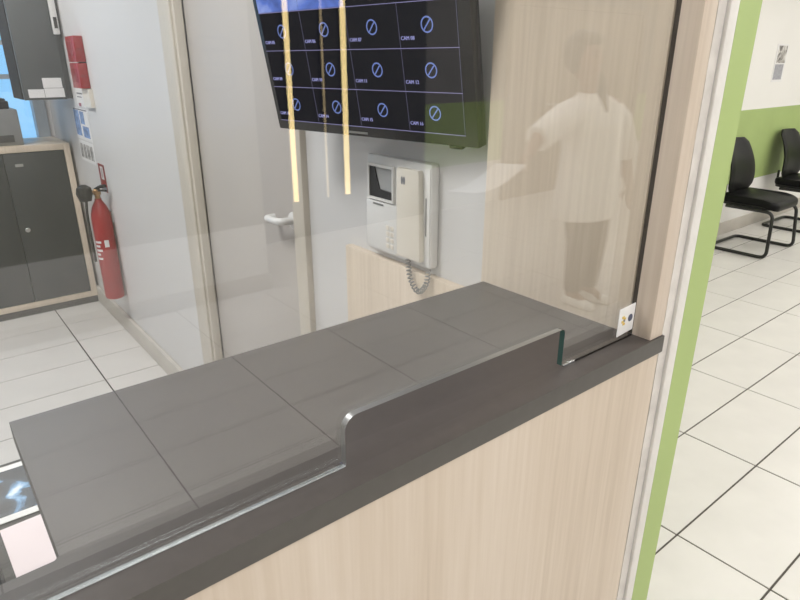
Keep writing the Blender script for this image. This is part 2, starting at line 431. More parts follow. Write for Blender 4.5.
# ------------------------------------------------------------------ glass screen with the pass-through slot
zb = HC + 0.0012; NX0, NX1, NH, NR = 0.282, 0.633, 0.055, 0.016
o_ = [(-1.04, zb), (NX0, zb)]
for k in range(7):
    t = PI - PI / 2 * k / 6; o_.append((NX0 + NR + NR * math.cos(t), zb + NH - NR + NR * math.sin(t)))
for k in range(7):
    t = PI / 2 - PI / 2 * k / 6; o_.append((NX1 - NR * 0.4 + NR * 0.4 * math.cos(t), zb + NH - NR * 0.4 + NR * 0.4 * math.sin(t)))
o_ += [(NX1, zb), (0.807, zb), (0.807, 2.36), (-1.04, 2.36)]
gs = thing('glass_screen', 'clear glass screen standing on the counter, with a low pass-through slot', 'glass screen', (0, GY, HC))
bm = bmesh.new(); prism(bm, o_, 'y', GY - 0.004, GY + 0.004)
bm.normal_update()
for f in bm.faces:
    if abs(f.normal.y) < 0.5:
        c = f.calc_center_median(); f.material_index = 1
        if NX0 - 0.01 < c.x < NX1 - 0.01 and c.z < 1.3: f.material_index = 2
        if c.z < zb + 0.001: f.material_index = 0
        if c.x > 0.8 and c.z > HC + 0.01: f.material_index = 4
obj('pane', bm, [M['glass'], M['glass_edge'], M['notch_edge'], M['alu'], M['gasket']], gs, (0, GY, HC), smooth=30)
bm = bmesh.new(); box(bm, -1.04, NX0 - 0.001, GY - 0.0056, GY - 0.0042, HC, HC + 0.0016, bev=0.0004); box(bm, -1.04, NX0 - 0.001, GY - 0.0040, GY + 0.0005, HC, HC + 0.0011, bev=0.0003)
obj('edge_channel', bm, M['alu'], gs, (0, GY, HC))
bm = bmesh.new(); box(bm, NX1 + 0.001, NX1 + 0.026, GY - 0.0065, GY - 0.0042, HC, HC + 0.003, bev=0.0006)
obj('edge_channel', bm, M['alu'], gs, (0, GY, HC))
bm = bmesh.new(); box(bm, NX1 + 0.027, 0.80, GY - 0.006, GY - 0.0042, HC, HC + 0.0016)
s_ = obj('sealing_strip', bm, M['gasket'], gs, (0, GY, HC))

# small white card taped to the foot of the glass
cb = (0.777, 0.4375, HC + 0.012)
card = thing('taped_card', 'small white card stuck to the foot of the glass beside the oak post', 'card', cb)
obj('card_face', prism(bmesh.new(), [(-0.020, -0.003), (0.020, 0.0), (0.020, 0.042), (-0.020, 0.040)], 'y', -0.0006, 0.0006), M['paper'], card)
bm = bmesh.new(); lathe(bm, [(0.0058, 0), (0.0058, 0.0004)], 20, (0.0095, -0.0006, 0.021), axis='y'); obj('printed_disc', bm, M['navy'], card)
bm = bmesh.new()
for k, (a, b) in enumerate(((-0.0125, 0.026), (-0.0085, 0.023), (-0.013, 0.019), (-0.0095, 0.015))): box(bm, a, a + 0.006, -0.001, -0.0006, b - 0.002, b + 0.0015)
obj('printed_mark', bm, M['yellow'], card)
bm = bmesh.new(); box(bm, -0.0082, -0.0045, -0.0013, -0.0006, 0.0185, 0.022); obj('printed_dot', bm, M['ink'], card)

# ------------------------------------------------------------------ desk below, papers
db = (-0.4, 0.95, 0)
desk = thing('inner_desk', 'low dark work desk behind the counter at the lower left edge', 'desk', db)
obj('desk_top', box(box(bmesh.new(), -1.55, 0.30, 0.51, 1.33, 0.70, 0.73, bev=0.002), -1.55, 0.0, 1.33, 1.47, 0.70, 0.73, bev=0.002), M['cab_dark'], desk, db)
for x in (-1.5, 0.25):
    obj('side_leg', box(bmesh.new(), x, x + 0.04, 0.56, 1.28, 0, 0.70), M['cab_dark'], desk, db)
def sheet(name, x0, x1, y0, y1, z, mat, label, cat, rz=0.0, border=None):
    r_ = thing(name, label, cat, ((x0 + x1) / 2, (y0 + y1) / 2, z), (0, 0, rz))
    w_, h_ = (x1 - x0) / 2, (y1 - y0) / 2
    obj('paper', box(bmesh.new(), -w_, w_, -h_, h_, 0, 0.0012), M['paper'] if border else mat, r_)
    if border: obj('printed_picture', box(bmesh.new(), -w_ + border, w_ - border, -h_ + border, h_ - border, 0.0012, 0.0016), mat, r_)
    return r_
sheet('printed_photograph', -0.21, 0.075, 1.125, 1.315, 0.732, M['photo'], 'bordered dark blue photo print lying at the far end of the lower desk', 'photo', -0.02, 0.018)
sheet('paper_sheet', -0.010, 0.285, 0.80, 1.115, 0.7305, M['pink_paper'], 'pinkish white blank paper sheet lying on the lower desk', 'paper', 0.04)
kb = thing('keyboard', 'black keyboard on the lower desk at the bottom left corner', 'keyboard', (-0.243, 1.02, 0.73), (0, 0, 0.04))
obj('keyboard_case', box(bmesh.new(), -0.215, 0.215, -0.08, 0.08, 0, 0.016, bev=0.004), M['black'], kb)
bm = bmesh.new()
for i in range(14):
    for j in range(5): box(bm, -0.205 + i * 0.0295, -0.205 + i * 0.0295 + 0.025, -0.07 + j * 0.028, -0.07 + j * 0.028 + 0.024, 0.016, 0.02)
k_ = obj('keys', bm, M['black'], kb); k_['kind'] = 'stuff'

dp = thing('desk_phone', 'black desk telephone on the lower desk beyond the photo print, at the left edge', 'telephone', (-0.10, 1.395, 0.73))
obj('phone_base', prism(bmesh.new(), [(-0.06, 0), (0.06, 0), (0.06, 0.07), (-0.06, 0.025)], 'x', -0.11, 0.11, bev=0.006), M['black'], dp)
obj('phone_handset', tube(bmesh.new(), arc([(-0.08, -0.055, 0.052), (-0.08, -0.03, 0.078), (-0.08, 0.035, 0.098), (-0.08, 0.056, 0.082)], 0.015), [0.022, 0.022] + [0.015] * 10 + [0.022, 0.022], 10), M['black'], dp)

# ------------------------------------------------------------------ wall monitor with the camera grid
mon = thing('wall_monitor', 'black flat monitor on the booth wall showing a grid of camera tiles', 'monitor', (0.75, 1.054, 1.358), (math.radians(10.7), 0, math.radians(-79.8)))
ML, MR, MH = -0.2746, 0.2833, 0.335
bm = bmesh.new(); box(bm, ML, MR, 0.0, 0.026, 0, MH, bev=0.003); box(bm, ML + 0.05, MR - 0.05, 0.024, 0.05, 0.03, MH - 0.05, bev=0.008)
obj('monitor_case', bm, M['black_gloss'], mon)
obj('sensor_bump', box(bmesh.new(), 0.215, 0.245, 0.002, 0.014, -0.006, 0.003, bev=0.002), M['black_gloss'], mon)
obj('bezel_mark', box(bmesh.new(), -0.045, 0.012, -0.0004, 0.0006, 0.006, 0.0105), M['grey_plastic'], mon)
bm = bmesh.new(); box(bm, -0.05, 0.05, 0.045, 0.06, 0.12, 0.22); tube(bm, [(0, 0.05, 0.17), (0.04, 0.155, 0.135)], 0.018); obj('wall_bracket', bm, M['black'], mon)
SX0, SX1, SZ0, RH = -0.2600, 0.2575, 0.0205, 0.0745
SW = SX1 - SX0; cw = SW / 4
scr = obj('screen', box(bmesh.new(), SX0, SX1, -0.0010, 0.0006, SZ0, SZ0 + 4 * RH), M['scr_black'], mon)
for r_ in range(0, 4):
    zz = SZ0 + r_ * RH + (0.001 if r_ == 0 else 0); obj('row_line', box(bmesh.new(), SX0, SX1, -0.0016, -0.0009, zz - 0.0005, zz + 0.0005), M['scr_line'], scr)
M['scr_col'] = emit('screen_column', (0.16, 0.15, 0.26), 0.8)
for c in range(1, 5):
    xx = SX0 + c * cw - (0.001 if c == 4 else 0); obj('column_line', box(bmesh.new(), xx - 0.0003, xx + 0.0003, -0.0016, -0.0009, SZ0, SZ0 + 3 * RH), M['scr_col'], scr)
def ring(cx, cz, r, wd):
    b = bmesh.new(); t = bmesh.new(); n = 28
    vs = [[t.verts.new((cx + rr * math.cos(2 * PI * k / n), -0.0016, cz + rr * math.sin(2 * PI * k / n))) for k in range(n)] for rr in (r, r - wd)]
    for k in range(n): t.faces.new((vs[0][k], vs[0][(k + 1) % n], vs[1][(k + 1) % n], vs[1][k]))
    a = math.radians(48); dx, dz = math.cos(a), math.sin(a); q = wd * 0.5
    t.faces.new([t.verts.new((cx + sx * dx * (r - wd) * 0.97 - sy * dz * q, -0.0016, cz + sx * dz * (r - wd) * 0.97 + sy * dx * q)) for sx, sy in ((-1, -1), (1, -1), (1, 1), (-1, 1))])
    merge(b, t); return b
num = 5
for r_ in (2, 1, 0):
    for c in range(4):
        x = SX0 + c * cw; z = SZ0 + r_ * RH
        obj('no_signal_icon', ring(x + cw * 0.50, z + RH * 0.505, 0.0135, 0.0026), M['scr_icon'], scr, smooth=0)
        text('camera_caption', 'CAM %02d' % num, 0.0092, M['scr_text'], scr, Matrix.Translation((x + 0.003, -0.0016, z + 0.014)) @ XZ)
        num += 1
for c in range(4):
    x = SX0 + c * cw
    obj('camera_picture', box(bmesh.new(), x + 0.0005, x + cw - 0.0005, -0.0015, -0.0009, SZ0 + 3 * RH + 0.001, SZ0 + 4 * RH), M['scr_pic'] if c < 2 else M['scr_black'], scr)

# ------------------------------------------------------------------ door-phone on the wall
ph = thing('door_phone', 'white wall intercom with small dark screen and corded handset under the monitor', 'intercom', (0.835, 1.024, 1.093), (0, 0, -PI / 2))
PW, PH, PD = 0.222, 0.2195, -0.022
hous = obj('housing', prism(bmesh.new(), rrect(-PW / 2, PW / 2, 0, PH, 0.008), 'y', PD, -0.001, bev=0.004), M['white_plastic'], ph)
bm = bmesh.new(); x0, x1, z0, z1 = -0.095, -0.0116, 0.1275, 0.195
for a in ((x0 - 0.006, x0, z0 - 0.006, z1 + 0.006), (x1, x1 + 0.004, z0 - 0.006, z1 + 0.006), (x0, x1, z1, z1 + 0.006), (x0, x1, z0 - 0.006, z0)): box(bm, a[0], a[1], PD - 0.007, PD + 0.002, a[2], a[3])
obj('screen_surround', bm, M['white_plastic'], ph)
obj('screen', prism(bmesh.new(), [(x0, z0), (x1, z0), (x1, z1), (x0, z1)], 'y', PD - 0.0008, PD + 0.001), plain('dull_screen', (0.36, 0.365, 0.37), 0.15), ph)
bm = bmesh.new(); prism(bm, [(x0, z0), (x0 + 0.036, z0 + 0.018), (x0 + 0.016, z1), (x0, z1)], 'y', PD - 0.004, PD - 0.001); prism(bm, [(x0, z0), (x1, z0), (x1, z0 + 0.016), (x0 + 0.036, z0 + 0.019)], 'y', PD - 0.0045, PD - 0.001)
obj('screen_hood', bm, M['black'], ph)
obj('cover_plate', box(bmesh.new(), -0.110, 0.004, PD - 0.005, PD + 0.002, 0.006, 0.119, bev=0.0025), M['white_plastic'], ph)
obj('slot', box(bmesh.new(), -0.081, -0.044, PD - 0.0062, PD - 0.0045, 0.1105, 0.1145), M['grey_plastic'], ph)
for i in range(2):
    for j in range(4):
        obj('button', box(bmesh.new(), -0.034 + i * 0.015, -0.023 + i * 0.015, PD - 0.0065, PD - 0.004, 0.018 + j * 0.014, 0.028 + j * 0.014, bev=0.001), M['cream_plastic'], ph)
hs = obj('handset', prism(bmesh.new(), [(0.0150, 0.013), (0.088, 0.013), (0.0905, 0.02), (0.085, 0.200), (0.0815, 0.2045), (0.0165, 0.2045), (0.0127, 0.200), (0.0127, 0.016)], 'y', PD - 0.014, PD + 0.001, bev=0.003), M['cream_plastic'], ph)
for sx in (-0.004, 0.003): obj('earpiece_slot', prism(bmesh.new(), [(sx + 0.037 + 0.0030 * math.cos(a), 0.180 + 0.0085 * math.sin(a)) for a in [2 * PI * k / 16 for k in range(16)]], 'y', PD - 0.0148, PD - 0.0135), M['ink'], hs)
obj('cradle_groove', box(bmesh.new(), 0.0925, 0.0965, PD - 0.0008, PD + 0.001, 0.07, 0.15), M['grey_plastic'], ph)
obj('rim', box(bmesh.new(), 0.1055, 0.1075, PD - 0.0015, PD + 0.001, 0.01, 0.21), M['white_plastic'], ph)
cord_path = arc([(0.046, -0.030, 0.014), (0.052, -0.030, -0.032), (0.082, -0.031, -0.060), (0.109, -0.031, -0.035), (0.110, -0.026, 0.000)], 0.018, 6)
def resample(P, n):
    L = [0]
    for a, b in zip(P, P[1:]): L.append(L[-1] + (b - a).length)
    o = []
    for k in range(n):
        s = L[-1] * k / (n - 1); i = max(j for j in range(len(L)) if L[j] <= s + 1e-9); i = min(i, len(P) - 2)
        o.append(P[i].lerp(P[i + 1], (s - L[i]) / max(1e-9, L[i + 1] - L[i])))
    return o
cp = resample(cord_path, 230); coil = []
for k, p in enumerate(cp):
    d = (cp[min(k + 1, 229)] - cp[max(k - 1, 0)]).normalized(); u = Vector((0, 1, 0)); v = d.cross(u).normalized()
    a = 2 * PI * 19 * k / 229; coil.append(p + (u * math.cos(a) + v * math.sin(a)) * 0.0048)
obj('coiled_cord', tube(bmesh.new(), coil, 0.0017, 6), M['grey_plastic'], ph)

# low oak upstand on the wall behind the counter
tag(wbox('oak_upstand', M['panel'], 0.815, 0.8345, 0.79, 1.236, 0.0, 1.076, bev=0.001), 'low pale oak upstand board on the wall under the intercom', 'panel')

# ------------------------------------------------------------------ grey filing cabinet with oak frame
fb = (0.44, 4.5, 0)
fc = thing('low_cabinet', 'low grey two-door cabinet with an oak frame in the far left corner', 'cabinet', fb)
CX0, CX1, CY, CT = 0.05, 0.815, 4.27, 1.043
bm = bmesh.new(); box(bm, CX0 - 0.035, CX0, CY, 4.735, 0.045, CT, bev=0.001); box(bm, CX1 - 0.034, CX1, CY, 4.735, 0.045, CT, bev=0.001)
box(bm, CX0, CX1 - 0.034, CY, 4.735, CT - 0.036, CT, bev=0.001); box(bm, CX0, CX1 - 0.034, CY, 4.735, 0.045, 0.08, bev=0.001)
obj('oak_frame', bm, M['panel'], fc, fb)
obj('plinth', box(bmesh.new(), CX0, CX1 - 0.002, CY + 0.006, 4.72, 0, 0.045), M['cab_dark'], fc, fb)
obj('back_board', box(bmesh.new(), CX0, CX1 - 0.034, 4.71, 4.73, 0.08, CT - 0.036), M['cab_door'], fc, fb)
mid = 0.452
d1 = obj('door', box(bmesh.new(), CX0 + 0.002, mid - 0.0015, CY + 0.004, CY + 0.024, 0.083, CT - 0.039, bev=0.001), M['cab_door'], fc, fb)
d2 = obj('door', box(bmesh.new(), mid + 0.0015, CX1 - 0.036, CY + 0.004, CY + 0.024, 0.083, CT - 0.039, bev=0.001), M['cab_door'], fc, fb)
bm = bmesh.new(); lathe(bm, [(0.014, 0), (0.014, 0.006), (0.011, 0.009), (0.004, 0.009)], 20, (0.497, CY + 0.004, 0.545), axis='y'); obj('lock', bm, M['steel'], d2, fb)
obj('maker_plate', box(bmesh.new(), 0.506, 0.548, CY + 0.002, CY + 0.004, 0.925, 0.942), M['steel'], d2, fb)

# devices on the cabinet
eb = (0.42, 4.46, CT)
pr = thing('grey_printer', 'plain grey machine standing on the oak-framed cabinet by the window', 'machine', eb)
obj('machine_case', box(bmesh.new(), 0.22, 0.585, 4.33, 4.62, CT, CT + 0.205, bev=0.008), M['grey_plastic'], pr, eb)
obj('paper_tray', box(bmesh.new(), 0.26, 0.54, 4.322, 4.33, CT + 0.02, CT + 0.06, bev=0.002), M['cab_dark'], pr, eb)
kb2 = (0.47, 4.45, CT + 0.205)
kk = thing('black_device', 'small black device resting on top of the grey machine', 'device', kb2)
obj('device_case', box(bmesh.new(), 0.38, 0.555, 4.38, 4.55, CT + 0.205, CT + 0.25, bev=0.006), M['black'], kk, kb2)
obj('device_lid', box(bmesh.new(), 0.39, 0.545, 4.40, 4.54, CT + 0.25, CT + 0.262, bev=0.004), M['black'], kk, kb2)

# ------------------------------------------------------------------ grey wall cabinet above
gb = (0.71, 4.17, 1.312)
gx = thing('electrical_cabinet', 'grey metal wall cabinet with paper labels, above the low cabinet', 'cabinet', gb)
obj('cabinet_body', box(bmesh.new(), 0.592, 0.8345, 4.03, 4.34, 1.312, 2.0), M['grey_metal'], gx, gb)
obj('hinge_side', box(bmesh.new(), 0.584, 0.592, 4.031, 4.34, 1.312, 2.0), M['gasket'], gx, gb)
gd = obj('cabinet_door', box(bmesh.new(), 0.588, 0.800, 4.0, 4.029, 1.310, 2.002, bev=0.003), M['grey_metal'], gx, gb)
for a in ((0.690, 0.785, 1.372, 1.424), (0.612, 0.690, 1.322, 1.366), (0.692, 0.790, 1.322, 1.370)):
    lb = obj('paper_label', box(bmesh.new(), a[0], a[1], 3.9985, 4.0, a[2], a[3]), M['paper'], gd, gb)
cb2 = (0.808, 3.985, 1.645)
cu = thing('white_keypad', 'narrow white control unit with dark display, on the grey wall cabinet', 'control unit', cb2)
obj('keypad_case', box(bmesh.new(), -0.020, 0.010, -0.016, 0.01, 0.0, 0.30, bev=0.003), M['white_plastic'], cu)
obj('display', box(bmesh.new(), -0.013, 0.004, -0.0175, -0.0155, 0.03, 0.085), M['black'], cu)

# ------------------------------------------------------------------ fire alarm call points, notices, extinguisher
for k, (z0, lab) in enumerate(((1.505, 'upper red fire alarm call point on the white wall'), (1.378, 'lower red fire alarm call point, just above the paper notice'))):
    ob = (0.835, 3.668, z0)
    t = thing('fire_alarm_box', lab, 'alarm', ob, (0, 0, -PI / 2), 'red call points')
    obj('alarm_case', box(bmesh.new(), -0.085, 0.085, -0.046, -0.0005, 0, 0.123, bev=0.004), M['red'], t)
    obj('break_panel', box(bmesh.new(), -0.055, 0.055, -0.0475, -0.045, 0.03, 0.095, bev=0.0005), M['red_dark'], t)
    obj('hinge_cover', box(bmesh.new(), 0.083, 0.088, -0.036, -0.012, 0.055, 0.066, bev=0.001), M['red_dark'], t)
def wall_sign(name, y0, y1, z0, z1, label, cat, mat, extra=None, depth=0.002, group=None):
    ob = (0.835, (y0 + y1) / 2, z0)
    t = thing(name, label, cat, ob, (0, 0, -PI / 2), group)
    hw = (y1 - y0) / 2; h = z1 - z0
    obj('sheet', box(bmesh.new(), -hw, hw, -depth, -0.0003, 0, h), mat, t)
    for nm, a, b, c, d, mm in extra or []:
        obj(nm, box(bmesh.new(), -hw + a * 2 * hw, -hw + b * 2 * hw, -depth - 0.0006, -depth, c * h, d * h), mm, t)
    return t
wall_sign('paper_notice', 3.76, 3.94, 1.275, 1.372, 'small white paper notice under the red call points', 'notice', M['paper'], [('text_line', 0.15, 0.8, 0.68, 0.76, M['ink']), ('text_line', 0.15, 0.7, 0.5, 0.56, M['ink']), ('red_stamp', 0.2, 0.5, 0.02, 0.2, M['red'])])
wall_sign('junction_box', 3.56, 3.70, 1.285, 1.375, 'small cream junction box beside the white paper notice', 'box', M['cream_plastic'], None, 0.02)
wall_sign('information_poster', 3.75, 4.09, 1.09, 1.262, 'blue and white information poster on the wall above the extinguisher', 'poster', M['paper'],
          [('printed_photo', 0.04, 0.40, 0.12, 0.94, M['blue_ink']), ('printed_photo', 0.45, 0.72, 0.52, 0.92, M['blue_ink']), ('printed_photo', 0.52, 0.92, 0.10, 0.46, M['blue_ink']), ('title_band', 0.04, 0.96, 0.95, 0.99, M['ink'])])
wall_sign('pictogram_sign', 3.755, 4.08, 0.965, 1.08, 'grey pictogram sign just under the blue poster', 'sign', M['paper'],
          [('pictogram', 0.06 + 0.23 * k, 0.24 + 0.23 * k, 0.16, 0.86, M['print_grey']) for k in range(4)])
wall_sign('extinguisher_sign', 3.60, 3.72, 0.835, 0.985, 'small red and white instruction sign right above the extinguisher', 'sign', M['red_dark'],
          [('white_panel', 0.3, 0.75, 0.45, 0.92, M['paper']), ('red_figure', 0.42, 0.6, 0.5, 0.86, M['red']), ('dark_panel', 0.06, 0.94, 0.03, 0.2, M['ink'])])

xb = (0.779, 3.61, 0.236)
ex = thing('fire_extinguisher', 'red fire extinguisher with black hose hung on the white wall beside the cabinet', 'extinguisher', xb)
bm = bmesh.new(); R_ = 0.052
lathe(bm, [(0.02, 0.0), (R_ - 0.010, 0.0), (R_ - 0.002, 0.006), (R_, 0.018), (R_, 0.465), (R_ - 0.004, 0.495), (R_ - 0.014, 0.530), (0.024, 0.556), (0.018, 0.566), (0.018, 0.576)], 32)
body = obj('cylinder_body', bm, M['red'], ex)
bm = bmesh.new(); lathe(bm, [(0.015, 0.574), (0.015, 0.594), (0.020, 0.597), (0.020, 0.622), (0.012, 0.63)], 18); tube(bm, [(0, 0, 0.61), (-0.035, -0.01, 0.615)], 0.009); obj('valve', bm, M['brass'], ex)
bm = bmesh.new(); tube(bm, arc([(-0.006, 0, 0.625), (0.012, -0.03, 0.642), (0.028, -0.08, 0.652)], 0.012), [0.009] * 8, 8); tube(bm, arc([(-0.006, 0, 0.618), (0.014, -0.03, 0.622), (0.028, -0.08, 0.626)], 0.012), 0.006, 8); obj('lever', bm, M['black'], ex)
bm = bmesh.new(); lathe(bm, [(0.004, -0.045), (0.030, -0.040), (0.042, 0.0), (0.036, 0.03), (0.014, 0.045)], 18, (-0.062, 0.0, 0.610)); obj('hose_horn', bm, M['black'], ex)
bm = bmesh.new(); tube(bm, arc([(-0.055, 0.01, 0.59), (-0.064, 0.02, 0.50), (-0.062, 0.03, 0.22)], 0.04), 0.007, 10); obj('hose', bm, M['black'], ex)
def curved_label(a0, a1, z0, z1, rr):
    t = bmesh.new(); n = 8; b = bmesh.new(); pv = None
    for k in range(n + 1):
        a = math.radians(a0 + (a1 - a0) * k / n); v = (t.verts.new((rr * math.cos(a), rr * math.sin(a), z0)), t.verts.new((rr * math.cos(a), rr * math.sin(a), z1)))
        if pv: t.faces.new((pv[0], v[0], v[1], pv[1]))
        pv = v
    merge(b, t); return b
for z0, a0, a1 in ((0.335, 188, 232), (0.312, 188, 222), (0.288, 188, 232), (0.265, 188, 216), (0.24, 188, 226)):
    obj('label_print', curved_label(a0, a1, z0, z0 + 0.012, R_ + 0.0008), M['paper'], body)
obj('label_badge', curved_label(250, 275, 0.312, 0.352, R_ + 0.0008), M['paper'], body)
obj('wall_bracket', box(bmesh.new(), 0.048, 0.0555, -0.03, 0.03, 0.44, 0.50), M['steel'], ex)

# ------------------------------------------------------------------ waiting-room chairs
def make_chair(loc, label):
    c = thing('visitor_chair', label, 'chair', loc, (0, 0, 0), 'black cantilever visitor chairs')
    # seat: rounded pad with a waterfall front (front is -y)
    t = bmesh.new(); prism(t, rrect(-0.24, 0.24, -0.235, 0.235, 0.07, 6), 'z', 0.405, 0.475, bev=0.022)
    bmesh.ops.subdivide_edges(t, edges=[e for e in t.edges if e.calc_length() > 0.2], cuts=6, use_grid_fill=True)
    for v in t.verts:
        f = (v.co.y + 0.235) / 0.47
        v.co.z -= 0.03 * max(0, 0.3 - f) ** 1.5 / 0.16 + 0.010 * (1 - min(1, abs(v.co.x) / 0.22)) * (1 if v.co.z > 0.45 else 0)
    obj('seat', t, M['leather'], c)
    obj('seat_shell', prism(bmesh.new(), rrect(-0.225, 0.225, -0.21, 0.225, 0.06, 6), 'z', 0.388, 0.407, bev=0.004), M['black'], c)
    # backrest: padded shield, wider at mid height, curved and leaning back
    t = bmesh.new(); rows = 12; cols = 11; F, B = [], []
    for i in range(rows):
        s = i / (rows - 1)
        w_ = 0.232 - 0.055 * max(0, s - 0.25) ** 1.2
        if s < 0.15: w_ -= (0.15 - s) ** 2 * 2.4
        if s > 0.90: w_ -= (s - 0.90) ** 2 * 5.0
        z = 0.475 + 0.43 * s; y = 0.205 + 0.10 * s ** 1.3 - 0.035 * math.sin(PI * s)
        th = 0.026 * (0.35 + 0.65 * math.sin(PI * (0.06 + 0.88 * s)) ** 0.5)
        rf, rb = [], []
        for j in range(cols):
            q = -1 + 2 * j / (cols - 1); e = (1 - abs(q) ** 3.2) ** 0.5 if abs(q) < 1 else 0.0
            yc = y - 0.028 * q * q
            rf.append(t.verts.new((q * w_, yc - th * (0.12 + 0.88 * e), z))); rb.append(t.verts.new((q * w_, yc + th * 0.8 * (0.12 + 0.88 * e), z)))
        F.append(rf); B.append(rb)
    for i in range(rows - 1):
        for j in range(cols - 1):
            t.faces.new((F[i][j], F[i][j + 1], F[i + 1][j + 1], F[i + 1][j])); t.faces.new((B[i][j], B[i + 1][j], B[i + 1][j + 1], B[i][j + 1]))
        t.faces.new((F[i][0], F[i + 1][0], B[i + 1][0], B[i][0])); t.faces.new((F[i][-1], B[i][-1], B[i + 1][-1], F[i + 1][-1]))
    for rf, rb, fl in ((F[0], B[0], 1), (F[-1], B[-1], 0)):
        for j in range(cols - 1):
            t.faces.new((rf[j], rb[j], rb[j + 1], rf[j + 1]) if fl else (rf[j], rf[j + 1], rb[j + 1], rb[j]))
    bmesh.ops.recalc_face_normals(t, faces=t.faces[:])
    obj('backrest', t, M['leather'], c, smooth=60)
    for x in (-0.12, 0.12): obj('back_support', tube(bmesh.new(), arc([(x, 0.10, 0.392), (x, 0.236, 0.392), (x, 0.240, 0.53)], 0.04), 0.011, 8), M['black_metal'], c)
    # one bent steel tube: rear crossbar, floor runners, front uprights, seat rails
    p = [(-0.235, 0.16, 0.378), (-0.235, -0.215, 0.378), (-0.275, -0.245, 0.0145), (-0.275, 0.235, 0.0145), (0.275, 0.235, 0.0145), (0.275, -0.245, 0.0145), (0.235, -0.215, 0.378), (0.235, 0.16, 0.378)]
    obj('tube_frame', tube(bmesh.new(), arc(p, 0.06, 6), 0.0135, 12), M['black_metal'], c)
    for x in (-0.235, 0.235): obj('seat_rail', box(bmesh.new(), x - 0.016, x + 0.016, -0.12, 0.12, 0.376, 0.392, bev=0.002), M['black_metal'], c)
    return c
c1 = make_chair((5.58, 2.10, 0), 'black leather cantilever chair nearest the green wall end, sign above to its right')
c2 = c1.copy(); COL.objects.link(c2); c2.location = (6.74, 2.13, 0); c2['label'] = 'second black leather cantilever chair, cut by the right edge of the photo'
for ch in list(c1.children):
    d = ch.copy(); COL.objects.link(d); d.parent = c2

# poster on the chair wall
pb2 = (6.37, 2.47, 1.36)
po = thing('wall_notice', 'small grey and white printed notice on the white wall above the chairs', 'notice', pb2)
obj('sheet', box(bmesh.new(), -0.115, 0.115, -0.003, 0, -0.02, 0.30), M['paper'], po)
obj('printed_photo', box(bmesh.new(), -0.085, 0.095, -0.004, -0.003, 0.14, 0.285), M['photo_grey'], po)
obj('printed_panel', box(bmesh.new(), -0.095, 0.085, -0.004, -0.003, 0.0, 0.13), plain('grey_print_panel', (0.33, 0.33, 0.36), 0.6, var=0.2, scale=60), po)

# ------------------------------------------------------------------ the hall seen in the glass
hd = (6.3, -3.95, 0)
dr = struct('door_2', box(bmesh.new(), 5.43, 5.985, -3.95, -3.91, 0.005, 2.07, bev=0.002), M['hall_door'])
obj('door_leaf', box(bmesh.new(), 5.995, 7.86, -3.95, -3.912, 0.005, 2.07, bev=0.002), M['hall_door'], dr)
bm = bmesh.new(); box(bm, 5.36, 5.43, -3.95, -3.90, 0, 2.13); box(bm, 7.86, 7.93, -3.95, -3.90, 0, 2.13); box(bm, 5.43, 7.86, -3.95, -3.90, 2.075, 2.13); obj('door_frame', bm, M['hall_door'], dr)
bm = bmesh.new(); tube(bm, arc([(6.06, -3.912, 1.05), (6.06, -3.86, 1.05), (6.18, -3.86, 1.05)], 0.015), 0.01, 10); obj('door_handle', bm, M['steel'], dr)
leds = [(2.665, 'led', 0.022, 'leftmost'), (3.0, 'led_dim', 0.008, 'thin dim middle'), (3.22, 'led', 0.025, 'rightmost')]
for x, m_, hw, nm in leds:
    t = thing('led_strip', nm + ' vertical warm light strip on the dark wall, mirrored in the glass', 'light', (x, -3.95, 0.33), group='warm vertical light strips')
    obj('channel', box(bmesh.new(), -hw - 0.008, hw + 0.008, 0, 0.02, 0, 2.1), M['black'], t)
    obj('light_bar', box(bmesh.new(), -hw, hw, 0.02, 0.03, 0.01, 2.09), M[m_], t)
hp = thing('hall_poster', 'pale poster with a grid of small grey pictograms, mirrored faintly over the cream door', 'poster', (1.6, -2.9, 1.36), (0, 0, PI))
obj('sheet', box(bmesh.new(), -0.115, 0.115, -0.003, 0, -0.02, 0.29), plain('grey_sheet', (0.25, 0.245, 0.26), 0.6), hp)
obj('header', box(bmesh.new(), -0.095, 0.095, -0.004, -0.003, 0.225, 0.27), M['dim_white'], hp)
for i in range(3):
    for j in range(3):
        obj('pictogram', box(bmesh.new(), -0.095 + i * 0.066, -0.040 + i * 0.066, -0.004, -0.003, 0.0 + j * 0.072, 0.055 + j * 0.072), M['dim_white'], hp)

# ------------------------------------------------------------------ the person in the hall
def blob(name, caps, voxel, mat, parent, smooth_it=3, ells=()):
    bm = bmesh.new()
    def sph(c, r, sc=(1, 1, 1)):
        t = bmesh.new(); bmesh.ops.create_icosphere(t, subdivisions=3, radius=1)
        merge(bm, t, 0, Matrix.Translation(c) @ Matrix.Diagonal((r * sc[0], r * sc[1], r * sc[2], 1)))
    for p0, r0, p1, r1 in caps:
        a, b = Vector(p0), Vector(p1); sph(a, r0); sph(b, r1); tube(bm, [a, b], [r0, r1], 16)
    for c, r in ells: sph(c, 1, r)
    me = bpy.data.meshes.new(name); bm.to_mesh(me); bm.free()
    o = bpy.data.objects.new(name, me); COL.objects.link(o)
    m1 = o.modifiers.new('r', 'REMESH'); m1.mode = 'VOXEL'; m1.voxel_size = voxel
    m2 = o.modifiers.new('s', 'SMOOTH'); m2.iterations = smooth_it; m2.factor = 0.5
    dg = bpy.context.evaluated_depsgraph_get(); dg.update()
    me2 = bpy.data.meshes.new_from_object(o.evaluated_get(dg)); bpy.data.objects.remove(o); bpy.data.meshes.remove(me)
    return link(name, me2, mat, parent, smooth=180)
per = thing('person', 'person in white tunic and dark trousers, mirrored in the glass, holding a white sheet', 'person', (3.30, -1.35, 0))
H = Vector((-0.235, 0.05, 1.525))
